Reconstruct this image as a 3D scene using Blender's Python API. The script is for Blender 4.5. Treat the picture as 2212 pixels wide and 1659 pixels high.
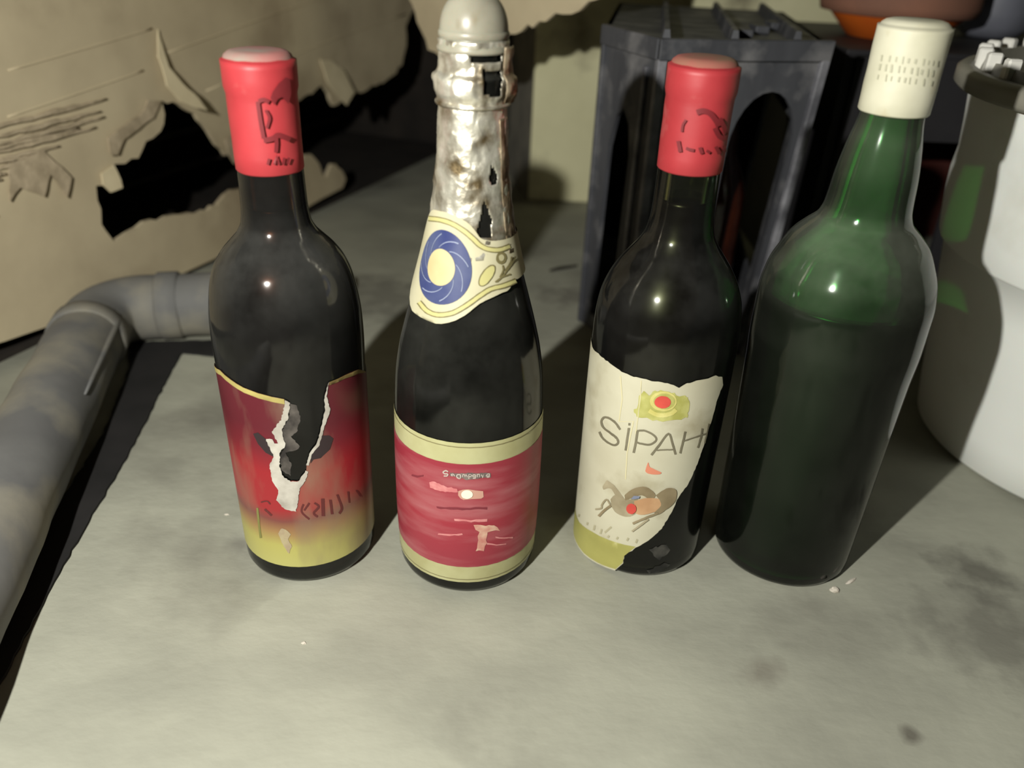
import bpy, bmesh, math, random
from mathutils import Vector, Matrix, noise
from mathutils.geometry import delaunay_2d_cdt

for o in list(bpy.data.objects): bpy.data.objects.remove(o)
scene = bpy.context.scene
COL = scene.collection
random.seed(4)
PI = math.pi

# ------------------------------------------------------------------ camera
W, H, FPX = 2212, 1659, 1736.0
CAMZ = 0.34
VPX, VPY = 975.0, 3840.0          # nadir vanishing point of the upright bottles
nad = Vector((VPX - W/2, -(VPY - H/2), -FPX)).normalized()
up = -nad
fw = Vector((0, 0, -1))
Yc = (fw - up*fw.dot(up)).normalized()
Xc = Yc.cross(up)
R3 = Matrix((Xc, Yc, up))          # camera -> world
CAM = Vector((0, 0, CAMZ))
cd = bpy.data.cameras.new('camera')
cam = bpy.data.objects.new('camera', cd)
COL.objects.link(cam)
cam.matrix_world = Matrix.Translation(CAM) @ R3.to_4x4()
cd.sensor_fit = 'HORIZONTAL'; cd.sensor_width = 36.0
cd.lens = FPX/W*36.0
cd.clip_start = 0.01
cd.dof.use_dof = True
cd.dof.focus_distance = 0.44
cd.dof.aperture_fstop = 5.0
scene.camera = cam

# ------------------------------------------------------------------ world, light, exposure
wd = bpy.data.worlds.new('World'); scene.world = wd
wd.use_nodes = True
bg = wd.node_tree.nodes['Background']
bg.inputs[0].default_value = (0.80, 0.86, 0.78, 1)
bg.inputs[1].default_value = 0.004

LPOS = Vector((-0.200, -0.03, 0.425))
ld = bpy.data.lights.new('phone_torch', 'SPOT')
ld.energy = 22.5
ld.color = (1.0, 0.985, 0.90)
ld.shadow_soft_size = 0.006
ld.spot_size = math.radians(165)
ld.spot_blend = 0.8
lo = bpy.data.objects.new('phone_torch', ld)
COL.objects.link(lo)
lo.location = LPOS
lo.rotation_euler = (Vector((0.20, 0.50, 0.08)) - LPOS).to_track_quat('-Z', 'Y').to_euler()

scene.view_settings.view_transform = 'Standard'
scene.view_settings.look = 'None'
scene.view_settings.gamma = 1.0
scene.view_settings.exposure = 0.0
scene.view_settings.use_curve_mapping = False

# ------------------------------------------------------------------ helpers
def ray(x, y):
    return (R3 @ Vector((x - W/2, -(y - H/2), -FPX))).normalized()
def ground(x, y, z=0.0):
    d = ray(x, y); t = (z - CAMZ)/d.z
    return CAM + d*t
def at(x, y, Y):
    d = ray(x, y); return CAM + d*(Y/d.y)
def lin(r, g, b):
    f = lambda c: (c/255/12.92) if c/255 <= 0.04045 else ((c/255 + 0.055)/1.055)**2.4
    return (f(r), f(g), f(b), 1)

def empty(name, loc=(0, 0, 0), rz=0.0):
    o = bpy.data.objects.new(name, None); COL.objects.link(o)
    o.location = loc; o.rotation_euler = (0, 0, rz); o.empty_display_size = 0.02
    return o
def tag(o, label=None, cat=None, group=None, kind=None):
    if label: o['label'] = label
    if cat: o['category'] = cat
    if group: o['group'] = group
    if kind: o['kind'] = kind
    return o
def obj(name, verts, faces, m, parent=None, smooth=False, label=None):
    me = bpy.data.meshes.new(name)
    me.from_pydata([tuple(v) for v in verts], [], [tuple(f) for f in faces])
    me.validate(); me.update()
    if smooth:
        for p in me.polygons: p.use_smooth = True
    me.materials.append(m)
    o = bpy.data.objects.new(name, me); COL.objects.link(o)
    if parent: o.parent = parent
    if label: o['label'] = label
    return o
def bobj(name, bm, m, parent=None, smooth=False, label=None):
    bmesh.ops.recalc_face_normals(bm, faces=bm.faces)
    me = bpy.data.meshes.new(name); bm.to_mesh(me); bm.free()
    if smooth:
        for p in me.polygons: p.use_smooth = True
    me.materials.append(m)
    o = bpy.data.objects.new(name, me); COL.objects.link(o)
    if parent: o.parent = parent
    if label: o['label'] = label
    return o

# --- materials
def mk(name, c1, c2=None, scale=20, detail=6, rough=0.7, metal=0.0, bump=0.0, bscale=None, bdist=0.002,
       spec=0.4, c3=None, scale3=5, lo3=0.5, hi3=0.7, stretch=(1, 1, 1), lo=0.35, hi=0.65, coat=0.0, rough2=None, sub=0.0):
    m = bpy.data.materials.new(name); m.use_nodes = True
    nt = m.node_tree; N = nt.nodes; L = nt.links
    p = N['Principled BSDF']
    p.inputs['Roughness'].default_value = rough
    p.inputs['Metallic'].default_value = metal
    p.inputs['Specular IOR Level'].default_value = spec
    p.inputs['Coat Weight'].default_value = coat
    if sub: 
        p.inputs['Subsurface Weight'].default_value = sub
        p.inputs['Subsurface Scale'].default_value = 0.004
    tc = N.new('ShaderNodeTexCoord'); mp = N.new('ShaderNodeMapping')
    mp.inputs['Scale'].default_value = stretch
    L.new(tc.outputs['Object'], mp.inputs['Vector'])
    col = None
    if c2 is not None:
        n = N.new('ShaderNodeTexNoise'); n.inputs['Scale'].default_value = scale; n.inputs['Detail'].default_value = detail
        L.new(mp.outputs[0], n.inputs['Vector'])
        r = N.new('ShaderNodeMapRange'); r.inputs[1].default_value = lo; r.inputs[2].default_value = hi
        L.new(n.outputs['Fac'], r.inputs[0])
        mx = N.new('ShaderNodeMix'); mx.data_type = 'RGBA'
        mx.inputs[6].default_value = c1; mx.inputs[7].default_value = c2
        L.new(r.outputs[0], mx.inputs[0]); col = mx.outputs[2]
        if rough2 is not None:
            rr = N.new('ShaderNodeMapRange'); rr.inputs[3].default_value = rough; rr.inputs[4].default_value = rough2
            L.new(r.outputs[0], rr.inputs[0]); L.new(rr.outputs[0], p.inputs['Roughness'])
        if c3 is not None:
            n3 = N.new('ShaderNodeTexNoise'); n3.inputs['Scale'].default_value = scale3; n3.inputs['Detail'].default_value = 8
            L.new(tc.outputs['Object'], n3.inputs['Vector'])
            r3 = N.new('ShaderNodeMapRange'); r3.inputs[1].default_value = lo3; r3.inputs[2].default_value = hi3
            L.new(n3.outputs['Fac'], r3.inputs[0])
            m3 = N.new('ShaderNodeMix'); m3.data_type = 'RGBA'
            L.new(r3.outputs[0], m3.inputs[0]); L.new(col, m3.inputs[6]); m3.inputs[7].default_value = c3
            col = m3.outputs[2]
        L.new(col, p.inputs['Base Color'])
    else:
        p.inputs['Base Color'].default_value = c1
    if bump:
        nb = N.new('ShaderNodeTexNoise'); nb.inputs['Scale'].default_value = bscale or scale*3; nb.inputs['Detail'].default_value = 8
        L.new(mp.outputs[0], nb.inputs['Vector'])
        b = N.new('ShaderNodeBump'); b.inputs['Strength'].default_value = bump; b.inputs['Distance'].default_value = bdist
        L.new(nb.outputs['Fac'], b.inputs['Height']); L.new(b.outputs[0], p.inputs['Normal'])
    return m

def glassmat(name, tint, dust, dlo, dhi, dmax, dscale=14, rough=0.10, flat=0.2):
    """tinted bottle glass under a patchy film of dust"""
    m = bpy.data.materials.new(name); m.use_nodes = True
    nt = m.node_tree; N = nt.nodes; L = nt.links
    N.remove(N['Principled BSDF'])
    tr = N.new('ShaderNodeBsdfTransparent'); tr.inputs[0].default_value = tint
    gl = N.new('ShaderNodeBsdfGlossy'); gl.inputs['Roughness'].default_value = rough
    fr_ = N.new('ShaderNodeFresnel'); fr_.inputs[0].default_value = 1.5
    p = N.new('ShaderNodeMixShader'); L.new(fr_.outputs[0], p.inputs[0]); L.new(tr.outputs[0], p.inputs[1]); L.new(gl.outputs[0], p.inputs[2])
    d = N.new('ShaderNodeBsdfDiffuse'); d.inputs[0].default_value = dust
    mix = N.new('ShaderNodeMixShader')
    tc = N.new('ShaderNodeTexCoord')
    n = N.new('ShaderNodeTexNoise'); n.inputs['Scale'].default_value = dscale; n.inputs['Detail'].default_value = 7; n.inputs['Roughness'].default_value = 0.6
    L.new(tc.outputs['Object'], n.inputs['Vector'])
    r = N.new('ShaderNodeMapRange'); r.inputs[1].default_value = dlo; r.inputs[2].default_value = dhi
    r.inputs[3].default_value = dmax*0.15; r.inputs[4].default_value = dmax
    L.new(n.outputs['Fac'], r.inputs[0])
    ge = N.new('ShaderNodeNewGeometry'); sx = N.new('ShaderNodeSeparateXYZ'); L.new(ge.outputs['Normal'], sx.inputs[0])
    up_ = N.new('ShaderNodeMapRange'); up_.inputs[1].default_value = -0.02; up_.inputs[2].default_value = 0.55
    up_.inputs[3].default_value = flat; up_.inputs[4].default_value = 1.0; L.new(sx.outputs[2], up_.inputs[0])
    mu = N.new('ShaderNodeMath'); mu.operation = 'MULTIPLY'; L.new(r.outputs[0], mu.inputs[0]); L.new(up_.outputs[0], mu.inputs[1])
    L.new(mu.outputs[0], mix.inputs[0]); L.new(p.outputs[0], mix.inputs[1]); L.new(d.outputs[0], mix.inputs[2])
    L.new(mix.outputs[0], N['Material Output'].inputs['Surface'])
    return m

# --- 2D polygons -> meshes
def inside(pt, poly):
    x, y = pt; c = False; n = len(poly)
    for i in range(n):
        x1, y1 = poly[i]; x2, y2 = poly[(i+1) % n]
        if (y1 > y) != (y2 > y) and x < (x2-x1)*(y-y1)/(y2-y1) + x1: c = not c
    return c
def densify(poly, step, closed=True):
    out = []
    for i in range(len(poly) if closed else len(poly)-1):
        a = poly[i]; b = poly[(i+1) % len(poly)]
        d = math.hypot(b[0]-a[0], b[1]-a[1]); k = max(1, int(d/step))
        for j in range(k):
            out.append((a[0]+(b[0]-a[0])*j/k, a[1]+(b[1]-a[1])*j/k))
    if not closed: out.append(tuple(poly[-1]))
    return out
def rough_edge(poly, amp, step, seed=0, closed=True):
    rnd = random.Random(seed); out = []
    for (x, y) in densify(poly, step, closed):
        out.append((x + rnd.uniform(-amp, amp), y + rnd.uniform(-amp, amp)))
    return out
def tri2d(outer, holes=(), step=None):
    """triangulated polygon with holes; interior points every `step`"""
    vs = []; es = []
    for poly in [outer] + list(holes):
        s = len(vs); vs += [Vector(p) for p in poly]; n = len(poly)
        es += [(s+i, s+(i+1) % n) for i in range(n)]
    if step:
        xs = [p[0] for p in outer]; ys = [p[1] for p in outer]
        x = min(xs)+step*0.51
        while x < max(xs):
            y = min(ys)+step*0.53
            while y < max(ys):
                if inside((x, y), outer) and not any(inside((x, y), h) for h in holes): vs.append(Vector((x, y)))
                y += step
            x += step
    r = delaunay_2d_cdt(vs, es, [], 0, 1e-7)
    V = [(v.x, v.y) for v in r[0]]; T = []
    for f in r[2]:
        c = (sum(V[i][0] for i in f)/len(f), sum(V[i][1] for i in f)/len(f))
        if inside(c, outer) and not any(inside(c, h) for h in holes): T.append(tuple(f))
    return V, T
def plate(name, outer, holes, fn, t, m, parent=None, step=None, smooth=False, label=None):
    """solid plate: fn(u, v, w) with w running from 0 to t"""
    V, T = tri2d(outer, holes, step); n = len(V)
    verts = [fn(u, v, 0.0) for u, v in V] + [fn(u, v, t) for u, v in V]
    faces = [f for f in T] + [tuple(i+n for i in reversed(f)) for f in T]
    cnt = {}
    for f in T:
        for i in range(len(f)):
            a, b = f[i], f[(i+1) % len(f)]
            cnt.setdefault((min(a, b), max(a, b)), []).append((a, b))
    for k, l in cnt.items():
        if len(l) == 1:
            a, b = l[0]; faces.append((b, a, a+n, b+n))
    o = obj(name, verts, faces, m, parent, smooth, label)
    bm = bmesh.new(); bm.from_mesh(o.data); bmesh.ops.recalc_face_normals(bm, faces=bm.faces); bm.to_mesh(o.data); bm.free()
    return o
def ribbon(path, w0, w1=None):
    """stroke polygon around a polyline"""
    if w1 is None: w1 = w0
    n = len(path); Lp = []; Rp = []
    for i in range(n):
        a = path[max(0, i-1)]; b = path[min(n-1, i+1)]
        dx, dy = b[0]-a[0], b[1]-a[1]; l = math.hypot(dx, dy) or 1
        w = (w0 + (w1-w0)*i/max(1, n-1))/2
        Lp.append((path[i][0]-dy/l*w, path[i][1]+dx/l*w)); Rp.append((path[i][0]+dy/l*w, path[i][1]-dx/l*w))
    return Lp + Rp[::-1]
def smoothpath(pts, k=5):
    out = []
    P = [pts[0]] + list(pts) + [pts[-1]]
    for i in range(1, len(P)-2):
        p0, p1, p2, p3 = P[i-1], P[i], P[i+1], P[i+2]
        for j in range(k):
            t = j/k
            out.append(tuple(0.5*((2*p1[c]) + (-p0[c]+p2[c])*t + (2*p0[c]-5*p1[c]+4*p2[c]-p3[c])*t*t + (-p0[c]+3*p1[c]-3*p2[c]+p3[c])*t**3) for c in (0, 1)))
    out.append(tuple(pts[-1])); return out
def ellipse(cx, cy, rx, ry, n=28, rot=0):
    return [(cx + rx*math.cos(a)*math.cos(rot) - ry*math.sin(a)*math.sin(rot),
             cy + rx*math.cos(a)*math.sin(rot) + ry*math.sin(a)*math.cos(rot)) for a in [2*PI*i/n for i in range(n)]]

# --- surfaces of revolution
def smooth_profile(pts, k=6):
    """pts (z, r) -> dense (z, r) with a monotone cubic"""
    n = len(pts); d = [(pts[i+1][1]-pts[i][1])/(pts[i+1][0]-pts[i][0]) for i in range(n-1)]
    m = [d[0]] + [0 if d[i-1]*d[i] <= 0 else 2*d[i-1]*d[i]/(d[i-1]+d[i]) for i in range(1, n-1)] + [d[-1]]
    out = []
    for i in range(n-1):
        h = pts[i+1][0]-pts[i][0]
        for j in range(k):
            t = j/k
            r = (2*t**3-3*t*t+1)*pts[i][1] + (t**3-2*t*t+t)*h*m[i] + (-2*t**3+3*t*t)*pts[i+1][1] + (t**3-t*t)*h*m[i+1]
            out.append((pts[i][0]+h*t, r))
    out.append(pts[-1]); return out
def revolve(name, prof, m, parent=None, seg=96, close_bottom=True, close_top=True, smooth=True, disp=None, label=None):
    """prof: list of (r, z) in order; a solid skin of revolution about local z"""
    verts = []; faces = []
    for (r, z) in prof:
        for s in range(seg):
            a = 2*PI*s/seg; rr = r + (disp(a, z) if disp else 0)
            verts.append((rr*math.cos(a), rr*math.sin(a), z))
    for i in range(len(prof)-1):
        for s in range(seg):
            s2 = (s+1) % seg
            faces.append((i*seg+s, i*seg+s2, (i+1)*seg+s2, (i+1)*seg+s))
    if close_bottom: faces.append(tuple(reversed(range(seg))))
    if close_top: faces.append(tuple((len(prof)-1)*seg+s for s in range(seg)))
    o = obj(name, verts, faces, m, parent, smooth, label)
    bm = bmesh.new(); bm.from_mesh(o.data); bmesh.ops.recalc_face_normals(bm, faces=bm.faces); bm.to_mesh(o.data); bm.free()
    return o
def box(name, x0, x1, y0, y1, z0, z1, m, parent=None, bev=0.002, fn=None, label=None):
    bm = bmesh.new(); bmesh.ops.create_cube(bm, size=1)
    for v in bm.verts:
        v.co = Vector((x0+(x1-x0)*(v.co.x+.5), y0+(y1-y0)*(v.co.y+.5), z0+(z1-z0)*(v.co.z+.5)))
    if bev: bmesh.ops.bevel(bm, geom=bm.edges[:], offset=bev, segments=2, affect='EDGES', profile=0.6)
    if fn:
        for v in bm.verts: v.co = Vector(fn(*v.co))
    return bobj(name, bm, m, parent, label=label)
def tube(name, path, rad, m, parent=None, seg=24, label=None, wob=0.0):
    """tube along 3D path; rad scalar or list"""
    n = len(path); verts = []; faces = []
    P = [Vector(p) for p in path]
    T = [(P[min(n-1, i+1)]-P[max(0, i-1)]).normalized() for i in range(n)]
    ref = Vector((0, 0, 1))
    for i in range(n):
        a = T[i].cross(ref).normalized(); b = a.cross(T[i]).normalized()
        r = rad[i] if isinstance(rad, (list, tuple)) else rad
        for s in range(seg):
            t = 2*PI*s/seg
            rr = r*(1 + wob*noise.noise(Vector((P[i].x*30, P[i].y*30, t))))
            verts.append(P[i] + a*(rr*math.cos(t)) + b*(rr*math.sin(t)))
    for i in range(n-1):
        for s in range(seg):
            s2 = (s+1) % seg
            faces.append((i*seg+s, i*seg+s2, (i+1)*seg+s2, (i+1)*seg+s))
    faces.append(tuple(reversed(range(seg)))); faces.append(tuple((n-1)*seg+s for s in range(seg)))
    o = obj(name, verts, faces, m, parent, True, label)
    bm = bmesh.new(); bm.from_mesh(o.data); bmesh.ops.recalc_face_normals(bm, faces=bm.faces); bm.to_mesh(o.data); bm.free()
    return o

# ------------------------------------------------------------------ the setting
M_floor = mk('concrete', lin(160, 160, 146), lin(140, 140, 128), scale=9, detail=10, rough=0.85, bump=0.35, bscale=90, bdist=0.0015,
             c3=lin(108, 106, 97), scale3=7, lo3=0.54, hi3=0.74, stretch=(1.0, 1.5, 1), spec=0.2)
def stain(x, y, r, c, k):
    nt = M_floor.node_tree; N = nt.nodes; L = nt.links; p = N['Principled BSDF']
    src = p.inputs['Base Color'].links[0].from_socket
    tc = N.new('ShaderNodeTexCoord'); n = N.new('ShaderNodeTexNoise'); n.inputs['Scale'].default_value = 55; n.inputs['Detail'].default_value = 6
    L.new(tc.outputs['Object'], n.inputs['Vector'])
    d = N.new('ShaderNodeVectorMath'); d.operation = 'DISTANCE'; g = ground(x, y); d.inputs[1].default_value = (g.x, g.y, 0); L.new(tc.outputs['Object'], d.inputs[0])
    a = N.new('ShaderNodeMath'); a.operation = 'MULTIPLY_ADD'; a.inputs[1].default_value = r*2.2; L.new(n.outputs['Fac'], a.inputs[0]); L.new(d.outputs['Value'], a.inputs[2])
    m = N.new('ShaderNodeMapRange'); m.inputs[1].default_value = r*1.35; m.inputs[2].default_value = r*2.3; m.inputs[3].default_value = k; m.inputs[4].default_value = 0
    L.new(a.outputs[0], m.inputs[0])
    x_ = N.new('ShaderNodeMix'); x_.data_type = 'RGBA'; L.new(m.outputs[0], x_.inputs[0]); L.new(src, x_.inputs[6]); x_.inputs[7].default_value = c
    L.new(x_.outputs[2], p.inputs['Base Color'])
stain(2110, 1235, .024, lin(84, 82, 75), .7)
stain(2140, 1370, .040, lin(100, 98, 90), .6)
stain(1640, 1452, .012, lin(116, 112, 102), .7)
stain(1970, 1590, .006, lin(90, 86, 78), .8)
stain(520, 1180, .010, lin(112, 110, 102), .7)
stain(830, 640, .060, lin(92, 90, 84), .6)
stain(1230, 640, .030, lin(96, 92, 86), .6)
def floor_mesh():
    x0, x1, y0, y1 = -2.2, 2.4, -1.2, 2.3
    verts = [(x0, y0, 0), (x1, y0, 0), (x1, y1, 0), (x0, y1, 0)]
    bm = bmesh.new()
    a = [bm.verts.new(v) for v in verts] + [bm.verts.new((v[0], v[1], -0.08)) for v in verts]
    bm.faces.new(a[:4]); bm.faces.new(a[:3:-1])
    for i in range(4): bm.faces.new((a[i], a[4+i], a[4+(i+1) % 4], a[(i+1) % 4]))
    return bm
o = tag(bobj('floor', floor_mesh(), M_floor), 'dusty grey concrete floor, scuffed and stained', 'floor', kind='structure')

M_wall = mk('cream_wall', lin(226, 222, 184), lin(214, 210, 172), scale=12, rough=0.8, bump=0.2, bscale=60, c3=lin(140, 134, 110), scale3=9, lo3=0.55, hi3=0.7)
M_wall_grey = mk('grey_render', lin(128, 124, 114), lin(100, 98, 92), scale=25, rough=0.9, bump=0.4, bscale=80)
wl = at(1140, 436, 1.11)
box('wall_back', wl.x, 2.4, 1.11, 1.25, 0, 1.3, M_wall, bev=0.003)
tag(bpy.data.objects['wall_back'], 'cream painted wall behind the crate', 'wall', kind='structure')
gl = at(1096, 380, 1.22)
def wall_end():
    bm = bmesh.new()
    pts = [(wl.x, 1.111), (wl.x-0.002, 1.25), (gl.x, 1.32), (gl.x, 1.24)]
    a = [bm.verts.new((p[0], p[1], 0)) for p in pts]; b = [bm.verts.new((p[0], p[1], 1.3)) for p in pts]
    bm.faces.new(a); bm.faces.new(b)
    for i in range(4): bm.faces.new((a[i], a[(i+1) % 4], b[(i+1) % 4], b[i]))
    return bm
tag(bobj('wall_end', wall_end(), M_wall_grey), 'grey bare end of the cream wall', 'wall', kind='structure')
box('wall_rear', -2.2, wl.x, 2.0, 2.1, 0, 1.3, M_wall_grey, bev=0)
tag(bpy.data.objects['wall_rear'], 'grey rear wall in the dark behind the cardboard', 'wall', kind='structure')

# ------------------------------------------------------------------ bottles
class Bottle:
    def __init__(s, name, cx, cy, prof, label, cat='bottle'):
        s.root = empty(name, (cx, cy, 0)); tag(s.root, label, cat)
        s.cx, s.cy = cx, cy
        s.prof = smooth_profile(prof)
        s.th0 = math.atan2(-cy, -cx)       # the direction that faces the viewer
    def r(s, z):
        p = s.prof
        if z <= p[0][0]: return p[0][1]
        for i in range(len(p)-1):
            if p[i][0] <= z <= p[i+1][0]:
                t = (z-p[i][0])/(p[i+1][0]-p[i][0]); return p[i][1]+(p[i+1][1]-p[i][1])*t
        return p[-1][1]
    def hit(s, x, y, extra=0.0):
        """image point -> (arc coordinate, height) on the bottle's skin"""
        d = ray(x, y); best = None; prev = None
        c = Vector((s.cx, s.cy))
        tc = (c.x*d.x + c.y*d.y)/(d.x*d.x+d.y*d.y)
        t = tc - 0.09; dt = 0.0004
        while t < tc + 0.03:
            p = CAM + d*t; q = math.hypot(p.x-s.cx, p.y-s.cy) - s.r(p.z) - extra
            if best is None or q < best[0]: best = (q, p.copy())
            if q <= 0:
                p = p - d*(dt*0.5); best = (0, p); break
            t += dt
        p = best[1]
        a = math.atan2(p.y-s.cy, p.x-s.cx) - s.th0
        a = (a+PI) % (2*PI) - PI
        return (a*0.038, p.z)
    def pt(s, u, z, off):
        a = u/0.038 + s.th0; r = s.r(z) + off
        return (r*math.cos(a), r*math.sin(a), z)
    def glass(s, m, liquid=None, level=None, top=None, thick=0.0028, punt=0.012):
        P = [(r, z) for z, r in s.prof]
        if top: P = [q for q in P if q[1] <= top]
        b = P[0][0]
        outer = [(b*0.45, punt*0.55), (b*0.62, 0.002), (b*0.72, 0.0), (b-0.004, 0.0002), (b-0.0012, 0.0016), (b, 0.0045)] + [q for q in P if q[1] > 0.006]
        inner = [(max(0.004, r-thick), z) for r, z in P if z > 0.012]
        inner = [(b*0.4, 0.016), (b*0.85, 0.011)] + inner
        prof = outer + list(reversed(inner))
        o = revolve('glass', prof, m, s.root)
        if liquid:
            q = [(b*0.4, 0.0150), (b*0.60, 0.0040), (b-.0046, 0.0030), (b-thick+.0004, .0060)] + [(r-thick+0.0004, z) for r, z in P if 0.0125 < z < level]
            q.append((s.r(level)-thick+0.0004, level))
            revolve('wine', q, liquid, s.root)
        return o
    def print_on(s, name, poly, m, off=0.0004, px=True, step=0.004, holes=(), parent=None, label=None, extra=0.0):
        P = [s.hit(*p, extra) for p in poly] if px else poly
        Hs = [[s.hit(*p, extra) for p in h] if px else h for h in holes]
        P = densify(P, step)
        V, T = tri2d(P, Hs, step)
        verts = [s.pt(u, z, off) for u, z in V]
        o = obj(name, verts, T, m, parent or s.root, True, label)
        return o

def Z(ox, oy, k):
    """coordinates read off an enlarged view -> full image"""
    return lambda pts: [(ox + x/k, oy + y/k) for x, y in pts]

M_wine = mk('dark_wine', (0.004, 0.002, 0.0025, 1), rough=0.3, spec=0.3)
M_g1 = glassmat('brown_glass', (0.30, 0.17, 0.10, 1), lin(140, 140, 136), 0.36, 0.66, 0.16)
M_g2 = glassmat('black_green_glass', (0.10, 0.14, 0.09, 1), lin(140, 140, 132), 0.40, 0.66, 0.12, flat=.3, rough=.12)
M_g3 = glassmat('olive_glass', (0.50, 0.52, 0.36, 1), lin(140, 140, 136), 0.42, 0.68, 0.10)
M_g4 = glassmat('green_glass', (0.18, 0.75, 0.22, 1), lin(150, 156, 140), 0.28, 0.62, 0.26, flat=.07)

# ---- bottle A: red capsule, torn red label
bA = Bottle('wine_bottle', -0.1205, 0.384,
    [(0, .0385), (.055, .0388), (.125, .0392), (.142, .0394), (.156, .0390), (.168, .0376), (.178, .0354), (.186, .0322), (.192, .0282), (.197, .0236), (.2015, .0196),
     (.207, .0170), (.216, .0159), (.240, .0154), (.279, .0152)],
    'dark wine bottle with red capsule and torn red and yellow label')
bA.glass(M_g1, M_wine, .215)
M_redcap = mk('red_capsule', lin(164, 52, 57), lin(150, 44, 49), scale=30, rough=0.5, c3=lin(176, 108, 104), scale3=40, lo3=0.56, hi3=0.8, bump=0.1, bscale=60)
M_capdust = mk('capsule_dust', lin(132, 122, 112), lin(150, 96, 92), scale=60, rough=0.9)
M_black_print = mk('black_print', lin(108, 28, 34), rough=0.6)
def capsule(b, z0, z1, r, m, dust, seedn, name='capsule', lip=0.0008, taper=0.0):
    prof = [(r-0.0006, z0), (r, z0+0.0008)] + [(r + taper*(t-0.5), z0+(z1-z0)*t) for t in (.15, .3, .45, .55, .6, .66, .72, .8, .88, .93)]
    prof += [(r-0.0006, z1-0.0036), (r-0.0016, z1-0.0019), (r-0.0032, z1-0.0007), (r-0.0055, z1-0.0001)]
    c = revolve(name, prof, m, b.root, seg=72, close_top=True,
        disp=lambda a, z: 0.00025*noise.noise(Vector((math.cos(a)*2.5, math.sin(a)*2.5, z*120+seedn))) + (lip if abs(z-(z0+(z1-z0)*0.82)) < (z1-z0)*0.14 else 0))
    if dust:
        revolve('dust', [(r-0.0006+.0001, z1-0.0032), (r-0.0012, z1-0.0016), (r-0.0030, z1-0.0002), (r-0.0055, z1+0.0003), (0.001, z1+0.0004)], dust, c, seg=48, close_bottom=False)
    return c
capA = capsule(bA, .2325, .2855, .0160, M_redcap, M_capdust, 1)
bA.r_body = bA.r
class CapSurf(Bottle):
    def __init__(s, b, r, z0, z1):
        s.root = b.root; s.cx, s.cy, s.th0 = b.cx, b.cy, b.th0
        s.prof = [(z0, r), (z1, r)]
cs = CapSurf(bA, .0170, .2325, .2855)
zc = Z(480, 90, 5.35)
prints = [
    [(730, 410), (650, 480), (580, 580), (555, 650), (600, 735), (640, 660), (690, 640), (760, 720), (790, 600), (780, 430)],
    ribbon(smoothpath([(410, 690), (440, 900), (480, 1120)]), 46),
    ribbon(smoothpath([(420, 690), (480, 670), (540, 700)]), 50),
    ribbon(smoothpath([(500, 790), (545, 880), (515, 1000)]), 34),
    ribbon(smoothpath([(480, 1140), (580, 1120), (650, 1080), (780, 1130)]), 62),
    ribbon([(620, 1090), (625, 1180), (620, 1280)], 44),
    ribbon([(525, 1420), (545, 1350)], 32), ribbon([(600, 1420), (630, 1320), (655, 1420)], 34), ribbon([(700, 1420), (715, 1340)], 34), ribbon([(750, 1410), (770, 1340)], 30),
]
for p in prints: cs.print_on('print', zc(p), M_black_print, off=0.0003, parent=capA)

# label of bottle A, torn down the middle
def ramp_label(name, stops, z0, z1, rough=0.5, wear=None, wscale=30, wlo=.55, whi=.7, stretch=(1, 1, 1), coat=0.0):
    m = bpy.data.materials.new(name); m.use_nodes = True
    nt = m.node_tree; N = nt.nodes; L = nt.links; p = N['Principled BSDF']
    p.inputs['Roughness'].default_value = rough; p.inputs['Specular IOR Level'].default_value = 0.35
    tc = N.new('ShaderNodeTexCoord'); sp = N.new('ShaderNodeSeparateXYZ'); L.new(tc.outputs['Object'], sp.inputs[0])
    n0 = N.new('ShaderNodeTexNoise'); n0.inputs['Scale'].default_value = 40; L.new(tc.outputs['Object'], n0.inputs['Vector'])
    ad = N.new('ShaderNodeMath'); ad.operation = 'MULTIPLY_ADD'; ad.inputs[1].default_value = 0.008
    L.new(n0.outputs['Fac'], ad.inputs[0]); L.new(sp.outputs[2], ad.inputs[2])
    mr = N.new('ShaderNodeMapRange'); mr.inputs[1].default_value = z0+.004; mr.inputs[2].default_value = z1+.004
    L.new(ad.outputs[0], mr.inputs[0])
    cr = N.new('ShaderNodeValToRGB'); L.new(mr.outputs[0], cr.inputs[0])
    els = cr.color_ramp.elements
    els[0].position, els[0].color = stops[0]; els[1].position, els[1].color = stops[-1]
    for pos, c in stops[1:-1]:
        e = els.new(pos); e.color = c
    col = cr.outputs[0]
    if wear:
        mp = N.new('ShaderNodeMapping'); mp.inputs['Scale'].default_value = stretch; L.new(tc.outputs['Object'], mp.inputs[0])
        n = N.new('ShaderNodeTexNoise'); n.inputs['Scale'].default_value = wscale; n.inputs['Detail'].default_value = 8; L.new(mp.outputs[0], n.inputs['Vector'])
        r = N.new('ShaderNodeMapRange'); r.inputs[1].default_value = wlo; r.inputs[2].default_value = whi; L.new(n.outputs['Fac'], r.inputs[0])
        mx = N.new('ShaderNodeMix'); mx.data_type = 'RGBA'; L.new(r.outputs[0], mx.inputs[0]); L.new(col, mx.inputs[6]); mx.inputs[7].default_value = wear
        col = mx.outputs[2]
    L.new(col, p.inputs['Base Color'])
    return m
za = Z(440, 740, 2.962)
hA = lambda pts: [bA.hit(*q) for q in za(pts)]
zbot = hA([(680, 1430)])[0][1]
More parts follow.
